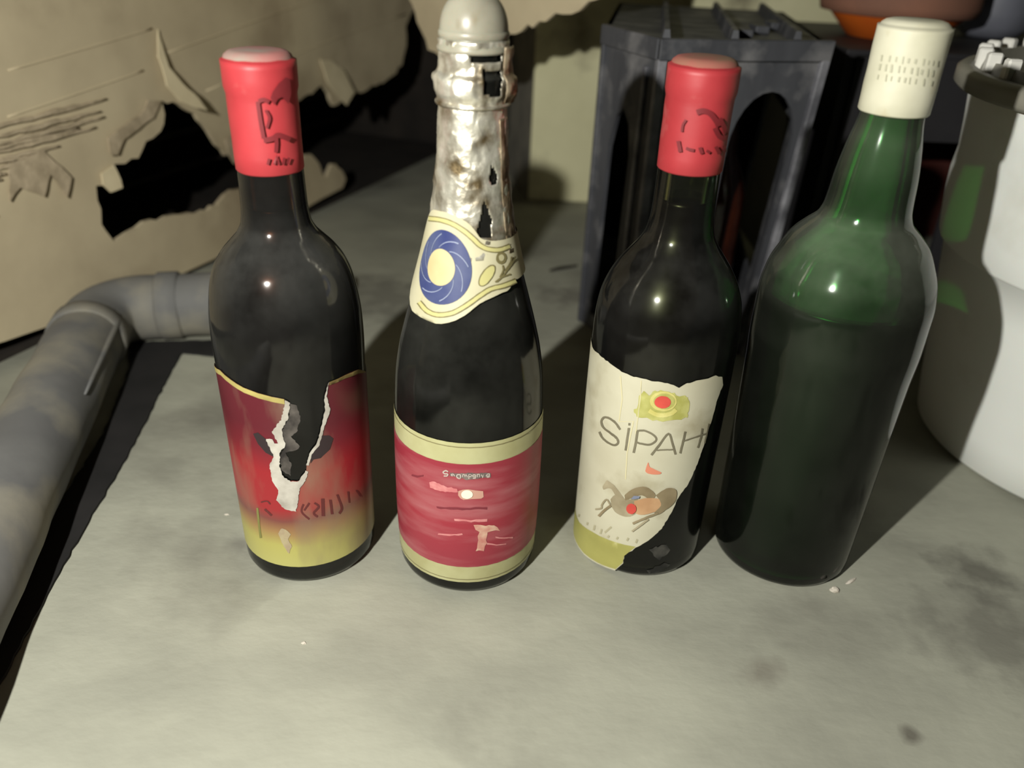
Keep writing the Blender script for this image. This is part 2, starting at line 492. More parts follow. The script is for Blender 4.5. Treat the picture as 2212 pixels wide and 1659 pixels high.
M_labA = ramp_label('label_red_yellow', [(0, lin(174, 170, 104)), (.16, lin(168, 162, 92)), (.27, lin(148, 116, 76)), (.36, lin(116, 66, 60)), (.44, lin(146, 42, 46)), (.7, lin(144, 36, 42)), (.86, lin(108, 34, 42)), (1, lin(90, 32, 40))], zbot, .108,
                    rough=0.35, wear=lin(128, 112, 92), wscale=22, wlo=.50, whi=.80, stretch=(1.6, 1.6, .5))
M_paper = mk('torn_paper', lin(190, 185, 175), lin(150, 144, 134), scale=80, rough=0.8)
M_residue = mk('glue_residue', lin(96, 90, 84), lin(36, 32, 30), scale=90, rough=0.8)
M_gold = mk('gold_border', lin(176, 164, 100), lin(150, 136, 80), scale=40, rough=0.4)
topL = hA([(110, 175), (180, 235), (260, 285), (350, 320), (440, 345), (515, 360)])
zL = topL[-1][1]
tearL = hA([(530, 380), (512, 470), (455, 560), (470, 610), (500, 655), (465, 700), (440, 780), (452, 860), (500, 885)])
tearR = hA([(620, 880), (648, 830), (662, 780), (682, 705), (732, 640), (762, 520), (797, 420), (776, 340), (797, 255)])
topR = hA([(900, 205), (985, 170), (1035, 190)])
U = 0.038
polyA = [(-1.9*U, zL)] + [(u, z) for u, z in topL] + rough_edge(tearL + tearR, 0.0004, 0.0012, 3, False) + topR + [(1.75*U, topR[-1][1]+.001), (1.75*U, zbot)] + [(u*U, zbot) for u in (1.2, .6, 0, -.6, -1.2)] + [(-1.9*U, zbot)]
labA = bA.print_on('label', polyA, M_labA, px=False, off=0.0004)
bA.print_on('border', [(-1.9*U, zL)] + topL + [(u, z-.0030) for u, z in reversed(topL)] + [(-1.9*U, zL-.0030)], M_gold, px=False, off=0.0006, parent=labA)
bA.print_on('border', hA([(800, 250), (900, 205), (985, 170), (1035, 188), (985, 196), (900, 228), (800, 272)]), mk('dull_gold', lin(120, 104, 62), rough=0.5), px=False, off=0.0006, parent=labA)
bA.print_on('torn_fringe', rough_edge(hA([(520, 365), (552, 385), (540, 480), (500, 560), (525, 650), (490, 700), (490, 790), (510, 850), (560, 885), (610, 880), (650, 815), (668, 820), (650, 880), (615, 930), (605, 1010), (590, 1075), (520, 1060), (470, 1000), (485, 940), (440, 880), (425, 780), (450, 720), (400, 610), (440, 610), (455, 640), (480, 640), (440, 565), (495, 490), (512, 430)]), .0003, .001, 5), M_paper, px=False, off=0.0008, parent=labA)
bA.print_on('torn_fringe', rough_edge(hA([(797, 250), (782, 340), (806, 430), (770, 530), (738, 650), (690, 712), (672, 780), (655, 780), (676, 700), (725, 636), (752, 520), (772, 430), (768, 340)]), .0002, .001, 6), M_paper, px=False, off=0.0008, parent=labA)
bA.print_on('residue', rough_edge(hA([(555, 385), (600, 400), (618, 470), (600, 560), (560, 600), (612, 660), (590, 690), (520, 700), (560, 770), (560, 850), (500, 820), (490, 720), (525, 650), (505, 560), (545, 480)]), .0004, .0012, 7), M_residue, px=False, off=0.0003, parent=labA)
M_emb = mk('emblem_black', lin(48, 38, 40), rough=0.5)
bA.print_on('emblem', hA([(320, 580), (350, 572), (400, 612), (425, 650), (450, 690), (450, 728), (400, 700), (350, 645)]), M_emb, px=False, off=0.0006, parent=labA)
bA.print_on('emblem', hA([(752, 592), (800, 590), (825, 610), (805, 680), (745, 735), (700, 745), (682, 770), (690, 712), (735, 650)]), M_emb, px=False, off=0.0006, parent=labA)
M_maroon = mk('maroon_print', lin(92, 40, 40), rough=0.5)
zt = Z(520, 1020, 7.373)
for p, w in [([(390, 580), (440, 620), (500, 680)], 34), ([(330, 470), (420, 450), (480, 500)], 22), ([(1000, 500), (970, 620), (1090, 740)], 30), ([(1010, 600), (1090, 480)], 30),
             ([(1170, 480), (1240, 540), (1160, 640), (1220, 700)], 34), ([(1300, 410), (1310, 690)], 52), ([(1420, 430), (1450, 660)], 40), ([(1530, 350), (1600, 560), (1560, 650)], 36),
             ([(1700, 300), (1720, 480)], 26), ([(1830, 280), (1900, 380)], 26)]:
    bA.print_on('lettering', zt(ribbon(smoothpath(p), w)), M_maroon, off=0.0006, parent=labA)
bA.print_on('crease', zt(ribbon(smoothpath([(275, 560), (300, 800), (330, 1040)]), 34)), mk('crease_olive', lin(120, 118, 66), rough=0.6), off=0.0006, parent=labA)
bA.print_on('scrape', zt(rough_edge([(640, 880), (720, 900), (800, 980), (760, 1060), (820, 1180), (780, 1290), (700, 1180), (640, 1060), (600, 960)], 10, 40, 2)), mk('scrape_grey', lin(176, 166, 128), lin(150, 130, 110), scale=90, rough=0.7), off=0.0006, parent=labA)

# ---- bottle B: sparkling wine, foil neck
bB = Bottle('sparkling_wine_bottle', -0.0235, 0.384,
    [(0, .0408), (.05, .0418), (.10, .0414), (.125, .0402), (.142, .0378), (.156, .0346), (.170, .0308), (.185, .0266), (.200, .0228), (.216, .0194),
     (.240, .0166), (.262, .0150), (.270, .0148), (.272, .0160), (.279, .0160), (.281, .0140), (.290, .0138)],
    'black sparkling wine bottle with silver foil neck and pink label')
bB.glass(M_g2, M_wine, .24)
# foil
def mat_foil():
    m = bpy.data.materials.new('crumpled_foil'); m.use_nodes = True
    nt = m.node_tree; N = nt.nodes; L = nt.links; p = N['Principled BSDF']
    p.inputs['Metallic'].default_value = 0.75; p.inputs['Roughness'].default_value = 0.36
    tc = N.new('ShaderNodeTexCoord')
    n = N.new('ShaderNodeTexNoise'); n.inputs['Scale'].default_value = 70; n.inputs['Detail'].default_value = 6; L.new(tc.outputs['Object'], n.inputs['Vector'])
    cr = N.new('ShaderNodeValToRGB'); L.new(n.outputs['Fac'], cr.inputs[0])
    e = cr.color_ramp.elements; e[0].position = .36; e[0].color = lin(120, 104, 76); e[1].position = .60; e[1].color = lin(236, 232, 216)
    L.new(cr.outputs[0], p.inputs['Base Color'])
    v = N.new('ShaderNodeTexVoronoi'); v.inputs['Scale'].default_value = 130; L.new(tc.outputs['Object'], v.inputs['Vector'])
    n2 = N.new('ShaderNodeTexNoise'); n2.inputs['Scale'].default_value = 160; n2.inputs['Detail'].default_value = 5; L.new(tc.outputs['Object'], n2.inputs['Vector'])
    ad = N.new('ShaderNodeMath'); ad.operation = 'ADD'; L.new(v.outputs['Distance'], ad.inputs[0]); L.new(n2.outputs['Fac'], ad.inputs[1])
    b = N.new('ShaderNodeBump'); b.inputs['Strength'].default_value = 0.5; b.inputs['Distance'].default_value = 0.0015
    L.new(ad.outputs[0], b.inputs['Height']); L.new(b.outputs[0], p.inputs['Normal'])
    return m
M_foil = mat_foil()
M_foil_brown = mk('tarnished_foil', lin(188, 172, 146), lin(120, 100, 78), scale=90, rough=0.4, metal=0.65, bump=0.5, bscale=150)
def foil_sheet(name, z0, z1, gaps, off, m, u0=-PI, u1=PI, amp=0.0006, nz=46, nu=150, seed=0):
    """wrinkled foil skin around the neck; cells whose (angle, z) fall in a gap are torn away"""
    verts = []; idx = {}; faces = []
    for i in range(nz+1):
        z = z0+(z1-z0)*i/nz
        for j in range(nu+1):
            a = u0+(u1-u0)*j/nu
            q = Vector((math.cos(a)*1.2, math.sin(a)*1.2, z*60+seed))
            w = amp*(noise.noise(q*2.2) + 0.6*noise.noise(q*5.5) + 0.25*noise.noise(q*13))
            r = bB.r(z) + off + w + amp*0.8
            th = a + bB.th0
            verts.append((r*math.cos(th), r*math.sin(th), z + 0.0006*noise.noise(Vector((a*3, seed, 0)))))
    for i in range(nz):
        for j in range(nu):
            c = (u0+(u1-u0)*(j+.5)/nu, z0+(z1-z0)*(i+.5)/nz)
            if any(inside(c, g) for g in gaps): continue
            f = [i*(nu+1)+j, i*(nu+1)+j+1, (i+1)*(nu+1)+j+1, (i+1)*(nu+1)+j]
            faces.append(tuple(f))
    o = obj(name, verts, faces, m, bB.root, True)
    sm = o.modifiers.new('thickness', 'SOLIDIFY'); sm.thickness = 0.00025
    return o
def gapB(pts):
    return [(u/0.038, z) for u, z in [bB.hit(*p) for p in pts]]
foil = foil_sheet('foil', .199, .2685, [gapB([(1044, 432), (1060, 470), (1058, 512), (1028, 508), (1036, 470)]), gapB([(1058, 350), (1072, 380), (1066, 400), (1056, 392)])], .0006, M_foil)
foil2 = foil_sheet('foil_collar', .2665, .2945, [gapB([(1013, 108), (1078, 106), (1076, 134), (1020, 137)]), gapB([(1040, 150), (1076, 150), (1074, 206), (1042, 206)])], .0012, M_foil, amp=0.0009, nz=24, seed=9)
foil_sheet('foil_seam', .200, .262, [], .0009, M_foil_brown, u0=0.86, u1=1.30, nz=40, nu=18, seed=4)
# torn strip of foil standing off the collar
fs = foil_sheet('foil_strip', .2690, .2925, [], .0036, M_foil_brown, u0=0.82, u1=1.28, nz=20, nu=12, seed=6, amp=0.001)
# ring under the collar
revolve('foil_ring', [(.0166+.0010*math.cos(t), .2676+.0010*math.sin(t)) for t in [2*PI*i/12 for i in range(13)]], M_foil, bB.root, seg=60, close_bottom=False, close_top=False)
# stopper
M_stop = mk('stopper_plastic', lin(150, 147, 132), lin(128, 124, 110), scale=40, rough=0.35, sub=0.2, c3=lin(120, 112, 92), scale3=90, lo3=.6, hi3=.75)
dome = [(.0120, .2888), (.0162, .2893), (.0166, .2905), (.0156, .2925), (.0150, .2950), (.0152, .2985)]
dome += [(.0151*math.cos(t), .2985+.0165*math.sin(t)) for t in [PI/2*i/12 for i in range(1, 12)]] + [(.0008, .3150)]
stp = revolve('stopper', dome, M_stop, bB.root, seg=64)
revolve('stopper_band', [(.0153, .2948), (.0158, .2955), (.0158, .2972), (.0153, .2980)], M_stop, stp, seg=64, close_bottom=False, close_top=False)

# neck label with medallion
M_cream = mk('cream_paper', lin(190, 185, 158), lin(178, 172, 142), scale=30, rough=0.6, c3=lin(170, 156, 112), scale3=120, lo3=.66, hi3=.75)
zn = Z(880, 440, 6.143)
hB = lambda pts: [bB.hit(*q) for q in zn(pts)]
upper = hB(smoothpath([(420, 80), (560, 110), (700, 172), (820, 250), (900, 350), (960, 440), (1050, 472), (1150, 478), (1260, 462), (1330, 440)], 4))
lower = hB(smoothpath([(1390, 1010), (1310, 1130), (1230, 1170), (1100, 1232), (950, 1312), (800, 1440), (650, 1530), (500, 1574), (400, 1574)], 4))
zl1 = upper[0][1]; zl2 = lower[-1][1]; uc = bB.hit(*zn([(430, 820)])[0])[0]
# the medallion end is round: close it on the far left side of the neck
left = []
um = min(upper[0][0], lower[-1][0])
zc_ = (zl1+zl2)/2; hz = (zl1-zl2)/2
for i in range(1, 16):
    t = -PI/2 - PI*i/16
    left.append((um - 0.026*abs(math.cos(t)), zc_ + hz*math.sin(t)))
right = [(1.35*U, upper[-1][1]), (1.9*U, upper[-1][1]), (1.9*U, lower[0][1]), (1.5*U, lower[0][1])]
nl = bB.print_on('neck_label', upper + right + lower + left, M_cream, px=False, off=0.0016, step=.003)
M_blue = mk('medallion_blue', lin(50, 58, 104), lin(78, 86, 118), scale=40, rough=0.4)
M_yel = mk('pale_yellow_print', lin(182, 176, 120), rough=0.5)
M_olive = mk('olive_line', lin(112, 104, 70), rough=0.5)
M_pale = mk('pale_line', lin(140, 148, 170), rough=0.5)
# the medallion: circle on the neck skin
mc = hB([(470, 822)])[0]
mr_u = (hB([(856, 830)])[0][0]-mc[0]); mr_z = (hB([(470, 318)])[0][1]-hB([(470, 1330)])[0][1])/2
mz = (hB([(470, 318)])[0][1]+hB([(470, 1330)])[0][1])/2
blue = bB.print_on('medallion', ellipse(mc[0], mz, mr_u, mr_z, 48), M_blue, px=False, off=0.0019, step=.003, parent=nl)
cu = hB([(660, 815)])[0][0]-mc[0]; cz = (hB([(470, 568)])[0][1]-hB([(470, 1066)])[0][1])/2
bB.print_on('medallion_centre', ellipse(mc[0]-.0004, mz, cu, cz, 36), mk('medallion_cream', lin(192, 178, 136), lin(180, 166, 124), scale=60, rough=.5), px=False, off=0.0021, step=.003, parent=nl)
for k in range(8):
    a0 = 2*PI*k/8 + .3
    path = []
    for j in range(8):
        t = j/7; rr = 1.05*(cu/mr_u) + (0.90-1.05*cu/mr_u)*t; a = a0 - 0.95*t
        path.append((mc[0]+mr_u*rr*math.cos(a), mz+mr_z*rr*math.sin(a)))
    bB.print_on('medallion_ray', ribbon(path, .0003, .0005), M_pale, px=False, off=0.0022, parent=nl)
for band in ([(330, 190), (470, 200), (610, 245), (750, 335), (870, 445), (950, 530), (1050, 582), (1180, 594), (1320, 545)],
             [(200, 1290), (280, 1390), (380, 1445), (500, 1452), (640, 1415), (800, 1315), (930, 1215), (1080, 1112), (1250, 1065), (1400, 1005)]):
    sp_ = smoothpath(band, 5)
    bB.print_on('band', zn(ribbon(sp_, 56)), M_yel, off=0.0019, parent=nl)
    for s in (-30, 30):
        edge = ribbon(sp_, abs(s)*2); n = len(sp_)
        line = edge[:n] if s < 0 else edge[n:][::-1]
        bB.print_on('band_line', zn(ribbon(line, 13)), M_olive, off=0.0021, parent=nl)
bB.print_on('flower', zn(ellipse(1040, 935, 75, 165, 24, .55)), M_olive, off=0.0019, parent=nl)
bB.print_on('flower', zn(ellipse(1040, 935, 60, 148, 24, .55)), M_yel, off=0.0021, parent=nl)
bB.print_on('flower', zn(ellipse(1215, 705, 66, 84, 20)), M_olive, off=0.0019, parent=nl)
bB.print_on('flower', zn(ellipse(1215, 700, 34, 44, 16)), mk('flower_grey', lin(170, 164, 130), rough=.5), off=0.0021, parent=nl)
for p in ([(1160, 1020), (1250, 920), (1330, 800), (1390, 690)], [(1140, 1020), (1240, 950), (1330, 920)], [(1230, 800), (1240, 860), (1200, 960)], [(1260, 880), (1330, 760), (1340, 690)]):
    bB.print_on('stem', zn(ribbon(smoothpath(p), 22)), M_olive, off=0.0020, parent=nl)
# body label
zf = Z(820, 840, 3.457)
hB2 = lambda pts: [bB.hit(*q) for q in zf(pts)]
zt1 = hB2([(690, 405)])[0][1]; zt2 = hB2([(690, 560)])[0][1]; zb2 = hB2([(690, 1326)])[0][1]; zb1 = hB2([(690, 1440)])[0][1]
lab = lambda a, b, u0, u1, n=12: [(u0*U+(u1-u0)*U*i/n, a) for i in range(n+1)] + [(u1*U-(u1-u0)*U*i/n, b) for i in range(n+1)]
M_band = mk('label_cream_band', lin(178, 176, 134), lin(164, 160, 116), scale=50, rough=0.45)
lB = bB.print_on('label', lab(zt1, zb1, -1.95, 1.42), M_band, px=False, off=0.0004)
M_pink = ramp_label('label_pink', [(0, lin(142, 52, 64)), (.5, lin(150, 48, 60)), (1, lin(142, 48, 60))], zb2, zt2, rough=0.45, wear=lin(166, 100, 104), wscale=16, wlo=.46, whi=.74, stretch=(1, 1, 5))
bB.print_on('label_panel', lab(zt2, zb2, -1.95, 1.40), M_pink, px=False, off=0.0006, parent=lB)
bB.print_on('label_edge', lab(zt1-.0022, zt1-.0027, -1.95, 1.42), M_olive, px=False, off=0.0006, parent=lB)
bB.print_on('label_edge', lab(zb1+.0020, zb1+.0025, -1.95, 1.42), M_olive, px=False, off=0.0006, parent=lB)
zg = Z(930, 990, 12.29)
M_smear = mk('pink_smear', lin(206, 140, 138), lin(190, 110, 112), scale=200, rough=.6)
bB.print_on('smear', zg(rough_edge([(0, 600), (140, 600), (300, 690), (480, 740), (700, 790), (740, 880), (700, 890), (400, 870), (200, 830), (0, 760)], 14, 60, 1)), M_smear, off=0.0008, parent=lB)
bB.print_on('smear', zg([(740, 850), (860, 805), (1000, 800), (1200, 830), (1390, 850), (1400, 1000), (1340, 1050), (1100, 1060), (880, 1080), (800, 1040), (740, 960)]), mk('smear_pale', lin(190, 146, 130), rough=.6), off=0.0008, parent=lB)
bB.print_on('label_dot', zg(ellipse(970, 930, 150, 115, 24)), mk('dot_white', lin(232, 226, 204), rough=.5), off=0.0011, parent=lB)
M_greyp = mk('grey_print', lin(122, 110, 104), lin(90, 80, 78), scale=300, rough=.5)
M_lightp = mk('light_print', lin(180, 168, 160), rough=.5)
bB.print_on('lettering', zg(rough_edge([(520, 360), (700, 380), (850, 375), (1000, 360), (1200, 370), (1400, 365), (1580, 365), (1580, 480), (1400, 490), (1100, 540), (960, 545), (800, 500), (680, 470), (520, 440)], 8, 40, 3)), M_greyp, off=0.0008, parent=lB)
letters = [([(480, 330), (420, 300), (350, 340), (390, 380), (470, 390), (450, 440), (370, 440)], 34), ([(600, 440), (560, 410), (600, 390), (640, 420), (640, 450)], 26),
           ([(800, 500), (740, 500), (700, 440), (740, 400), (800, 420), (800, 500)], 30), ([(860, 470), (860, 410), (900, 400), (920, 470), (940, 400), (980, 470)], 24),
           ([(1020, 520), (1020, 400), (1080, 410), (1080, 450), (1030, 460)], 24), ([(1120, 500), (1180, 500), (1190, 420), (1130, 410), (1120, 450), (1180, 460)], 28),
           ([(1240, 470), (1240, 400), (1290, 400), (1300, 470)], 24), ([(1340, 400), (1360, 450), (1400, 400), (1370, 490)], 24), ([(1480, 470), (1540, 470), (1550, 390), (1490, 400), (1470, 440), (1540, 440)], 26)]
for p, w in letters: bB.print_on('lettering', zg(ribbon(smoothpath(p, 3), w)), M_lightp, off=0.0010, parent=lB)
M_tan = mk('label_scrape', lin(206, 170, 148), lin(186, 120, 110), scale=160, rough=.6)
bB.print_on('scrape', zf(rough_edge([(705, 1015), (760, 1010), (880, 1020), (890, 1050), (800, 1060), (790, 1120), (800, 1150), (770, 1200), (710, 1205), (730, 1150), (740, 1070)], 8, 24, 4)), M_tan, off=0.0008, parent=lB)
M_streak = mk('dark_pink_streak', lin(118, 44, 54), rough=.6)
for y0, x0, x1, w in ((880, 430, 800, 14), (970, 560, 800, 16), (1075, 440, 620, 12), (1100, 860, 990, 12), (1150, 800, 940, 10), (640, 250, 330, 12)):
    bB.print_on('streak', zf(rough_edge(ribbon([(x0, y0), ((x0+x1)/2, y0+10), (x1, y0+4)], w), 3, 30, y0)), M_streak if y0 in (880, 640) else M_smear, off=0.0008, parent=lB)

# ---- bottle C: red capsule, torn cream label with a horse
bC = Bottle('wine_bottle', 0.0835, 0.402,
    [(0, .0392), (.055, .0395), (.120, .0398), (.143, .0398), (.155, .0394), (.167, .0378), (.177, .0344), (.185, .0300), (.192, .0250), (.198, .0206),
     (.204, .0177), (.214, .0160), (.226, .0156), (.240, .0154), (.279, .0152)],
    'dark wine bottle with red capsule and cream label showing a horse')
bC.glass(M_g3, M_wine, .222)
capC = capsule(bC, .2365, .2885, .0162, M_redcap, mk('capsule_dust_brown', lin(124, 96, 76), lin(150, 80, 74), scale=50, rough=0.9), 7)
cc = CapSurf(bC, .0172, .2365, .2885)
zk = Z(1400, 110, 5.72)
for p, w in [([(600, 760), (680, 740), (760, 770), (830, 850), (870, 930)], 70), ([(880, 830), (930, 930), (960, 1040)], 56), ([(470, 850), (430, 920), (420, 1000)], 30), ([(820, 950), (880, 1060), (960, 1080)], 60),
             ([(375, 1110), (400, 1250)], 46), ([(470, 1200), (520, 1220), (570, 1230)], 40), ([(640, 1190), (665, 1270)], 46), ([(720, 1230), (760, 1260)], 34), ([(830, 1180), (880, 1270)], 46), ([(930, 1170), (950, 1250)], 40)]:
    cc.print_on('print', zk(ribbon(smoothpath(p), w)), M_black_print, off=0.0003, parent=capC)
zs = Z(1180, 720, 2.9625)
hC = lambda pts: [bC.hit(*q) for q in zs(pts)]
M_labC = mk('label_cream', lin(196, 192, 170), lin(184, 179, 156), scale=24, rough=0.6, c3=lin(150, 140, 112), scale3=30, lo3=.56, hi3=.78)
topC = hC([(300, 90), (340, 130), (400, 180), (470, 232), (540, 270), (620, 288), (700, 306), (780, 316), (850, 345), (900, 318), (960, 298), (1020, 288), (1080, 268), (1120, 276)])
rightC = hC([(1125, 330), (1090, 420), (1060, 540), (1025, 640), (995, 740), (955, 850), (905, 960), (840, 1050), (795, 1150), (735, 1250), (650, 1325), (575, 1368), (500, 1420), (492, 1468)])
botC = hC([(440, 1515), (330, 1472), (240, 1410)])
zC = topC[0][1]; zCb = botC[-1][1]
polyC = [(-1.75*U, zC+.001), (-1.3*U, zC+.001)] + rough_edge(topC + rightC, .0003, .0015, 8, False) + botC + [(-1.0*U, zCb), (-1.75*U, zCb)]
lC = bC.print_on('label', polyC, M_labC, px=False, off=0.0005)
M_yb = mk('label_yellow_band', lin(164, 160, 92), lin(150, 146, 82), scale=40, rough=.5)
yt = hC([(215, 1205), (300, 1268), (400, 1318), (500, 1348), (572, 1360)]); yb = hC([(500, 1420), (490, 1465), (445, 1505), (330, 1462), (245, 1402)])
bC.print_on('yellow_band', [(-1.75*U, yt[0][1]), (-1.0*U, yt[0][1])] + yt + yb + [(-1.0*U, yb[-1][1]), (-1.75*U, yb[-1][1])], M_yb, px=False, off=0.0007, parent=lC)
M_ink = mk('dark_ink', lin(124, 118, 98), lin(106, 100, 82), scale=60, rough=.5)
zi = Z(1240, 800, 6.144)
for p, w in [([(620, 780), (560, 690), (480, 630), (410, 620), (375, 680), (410, 760), (500, 830), (580, 900), (590, 960), (540, 985), (460, 950), (390, 890), (350, 810)], 36),
             ([(735, 755), (715, 880), (690, 1055)], 36), ([(742, 690), (740, 722)], 34),
             ([(845, 800), (825, 940), (795, 1085)], 38), ([(840, 795), (930, 790), (1030, 830), (1090, 890), (1070, 940), (1000, 975), (900, 965), (830, 945)], 32),
             ([(1025, 1115), (1130, 980), (1250, 830), (1300, 960), (1340, 1105)], 36), ([(1090, 1050), (1200, 1045), (1310, 1040)], 22),
             ([(1470, 800), (1440, 930), (1400, 1090)], 34), ([(1440, 930), (1560, 890), (1680, 850), (1750, 830)], 24), ([(1690, 760), (1670, 880), (1630, 1020)], 28), ([(1780, 700), (1750, 830), (1720, 960)], 22)]:
    bC.print_on('lettering', zi(ribbon(smoothpath(p, 4), w*.8)), M_ink, off=0.0008, parent=lC)
M_crest = mk('crest_green', lin(186, 184, 116), lin(160, 158, 84), scale=130, rough=.5)
M_crest2 = mk('crest_yellow', lin(214, 206, 138), lin(190, 182, 104), scale=130, rough=.5)
crest = smoothpath([(790, 540), (850, 460), (870, 330), (930, 270), (1000, 320), (1080, 270), (1180, 258), (1290, 280), (1370, 330), (1440, 320), (1500, 350), (1520, 440), (1500, 560), (1500, 610), (1350, 655), (1180, 665), (1050, 650), (950, 615), (850, 615)], 3)
bC.print_on('crest', zi(rough_edge(crest, 12, 40, 2)), M_crest, off=0.0007, parent=lC)
bC.print_on('crest', zi(ribbon(smoothpath([(1000, 520), (1080, 570), (1180, 585), (1290, 560), (1350, 510)]), 56)), M_crest2, off=0.0009, parent=lC)
bC.print_on('crest', zi(ellipse(1185, 400, 175, 130, 28)), M_crest2, off=0.0009, parent=lC)
bC.print_on('crest', zi(ellipse(1195, 400, 140, 105, 28)), M_crest, off=0.0010, parent=lC)
M_red = mk('red_print', lin(206, 82, 70), lin(190, 70, 62), scale=90, rough=.5)
bC.print_on('crest_red', zi(ellipse(1175, 408, 106, 82, 26)), M_red, off=0.0012, parent=lC)
zh = Z(1220, 980, 6.381)
M_horse = mk('horse_brown', lin(166, 156, 130), lin(140, 129, 104), scale=70, rough=.5)
M_horse2 = mk('horse_tan', lin(196, 158, 120), lin(176, 136, 100), scale=70, rough=.5)
M_horse3 = mk('horse_dark', lin(146, 132, 104), lin(122, 108, 82), scale=70, rough=.5)
bC.print_on('red_mark', zh(smoothpath([(1120, 190), (1150, 110), (1170, 170), (1230, 200), (1330, 250), (1280, 275), (1150, 265), (1110, 230)], 3)), mk('salmon', lin(206, 130, 104), rough=.5), off=0.0008, parent=lC)
horse = [
    (smoothpath([(545, 490), (530, 450), (560, 400), (590, 360), (630, 385), (690, 430), (760, 520), (830, 620), (830, 680), (760, 640), (700, 560), (650, 480), (600, 470)], 3), M_horse),
    (smoothpath([(640, 620), (700, 560), (800, 600), (900, 620), (1000, 610), (1050, 700), (1000, 800), (900, 855), (800, 850), (700, 790), (650, 710)], 3), M_horse),
    (smoothpath([(830, 560), (930, 480), (1080, 440), (1180, 480), (1250, 560), (1180, 620), (1060, 560), (930, 600), (840, 630)], 3), M_horse3),
    (smoothpath([(960, 640), (1100, 600), (1250, 600), (1370, 640), (1330, 740), (1200, 800), (1050, 830), (960, 800)], 3), M_horse2),
    (smoothpath([(1250, 560), (1330, 500), (1420, 455), (1520, 480), (1530, 580), (1480, 680), (1380, 760), (1290, 820), (1230, 800), (1320, 700), (1300, 620)], 3), M_horse3),
    (ribbon(smoothpath([(640, 690), (590, 620), (530, 690), (520, 740), (440, 755)]), 24), M_horse),
    (ribbon(smoothpath([(650, 700), (560, 770), (485, 850)]), 34), M_horse3),
    (ribbon(smoothpath([(1280, 800), (1100, 870), (940, 945)]), 30), M_horse3),
    (ribbon(smoothpath([(1150, 880), (1060, 950), (930, 1050)]), 26), M_horse),
]
for i, (p, m) in enumerate(horse): bC.print_on('horse', zh(p), m, off=0.0007+0.0001*i, parent=lC)
bC.print_on('horse_red', zh(ellipse(925, 735, 66, 72, 20)), M_red, off=0.0018, parent=lC)
bC.print_on('horse_blue', zh([(920, 600), (960, 555), (1040, 560), (1030, 590), (960, 605)]), mk('blue_print', lin(120, 126, 146), rough=.5), off=0.0018, parent=lC)
for p in ([(425, 980), (410, 1050)], [(520, 1030), (500, 1100)], [(560, 1080), (650, 1000)], [(620, 1120), (600, 1150)], [(880, 1150), (860, 1190)], [(1000, 1170), (980, 1220)], [(740, 1140), (720, 1170)], [(330, 940), (320, 980)], [(215, 830), (205, 870)]):
    bC.print_on('lettering', zh(ribbon(p, 26)), mk('grey_small_print', lin(168, 162, 134), rough=.6), off=0.0008, parent=lC)
for p, w in (([(480, 270), (490, 420), (470, 560), (560, 560), (520, 760), (510, 930)], 7), ([(610, 300), (605, 400), (575, 640)], 6)):
    bC.print_on('crease', zs(ribbon(p, w)), mk('crease_cream', lin(204, 196, 158), rough=.6), off=0.0007, parent=lC)
M_glue = mk('glue_film', lin(92, 90, 84), lin(30, 30, 28), scale=70, rough=.7)
bC.print_on('residue', zs(rough_edge([(660, 1380), (760, 1350), (790, 1390), (720, 1450), (690, 1430)], 8, 20, 3)), M_glue, off=0.0003)
bC.print_on('residue', zs(rough_edge([(640, 1510), (760, 1470), (800, 1480), (720, 1530), (650, 1530)], 8, 20, 5)), M_glue, off=0.0003)

# ---- bottle D: green glass, white cap
bD = Bottle('spirit_bottle', 0.1755, 0.400,
    [(0, .0412), (.06, .0424), (.130, .0438), (.152, .0448), (.172, .0446), (.186, .0424), (.196, .0384), (.204, .0342), (.210, .0288), (.216, .0230), (.222, .0210),
     (.238, .0195), (.252, .0174), (.264, .0150), (.272, .0142), (.300, .0138)],
    'large dusty green glass bottle with white screw cap, no label')
bD.glass(M_g4, M_wine, .175, thick=.003)
def film_mat():
    m = bpy.data.materials.new('dried_film'); m.use_nodes = True
    nt = m.node_tree; N = nt.nodes; L = nt.links
    N.remove(N['Principled BSDF'])
    t = N.new('ShaderNodeBsdfTransparent'); q = N.new('ShaderNodeBsdfTranslucent'); q.inputs[0].default_value = (.8, .82, .76, 1)
    x = N.new('ShaderNodeMixShader'); x.inputs[0].default_value = .35
    L.new(t.outputs[0], x.inputs[1]); L.new(q.outputs[0], x.inputs[2]); L.new(x.outputs[0], N['Material Output'].inputs['Surface'])
    return m
revolve('dried_film', [(bD.r(z)-.0036, z) for z in [.1765+.005*i for i in range(19)]], film_mat(), bD.root, close_bottom=False, close_top=False)
M_wcap = mk('white_cap', lin(204, 201, 180), lin(188, 185, 162), scale=40, rough=0.55, c3=lin(186, 178, 150), scale3=60, lo3=.62, hi3=.75)
capD = capsule(bD, .2680, .3085, .0162, M_wcap, None, 3, name='screw_cap', lip=0.0)
cD = CapSurf(bD, .0163, .2680, .3085)
M_faint = mk('faint_print', lin(176, 174, 152), rough=.6)
zq = Z(1780, 0, 5.12)
rnd = random.Random(11)
for row, (xa, xb, y0, sl) in enumerate(((640, 1280, 640, .10), (620, 1240, 740, .12), (600, 1200, 850, .12))):
    x = xa
    while x < xb:
        hgt = rnd.uniform(50, 90); y = y0 + (x-xa)*sl
        cD.print_on('lettering', zq(ribbon([(x+8, y-hgt/2), (x, y), (x-6, y+hgt/2)], rnd.uniform(14, 26))), M_faint, off=0.0004, parent=capD)
        x += rnd.uniform(46, 90)

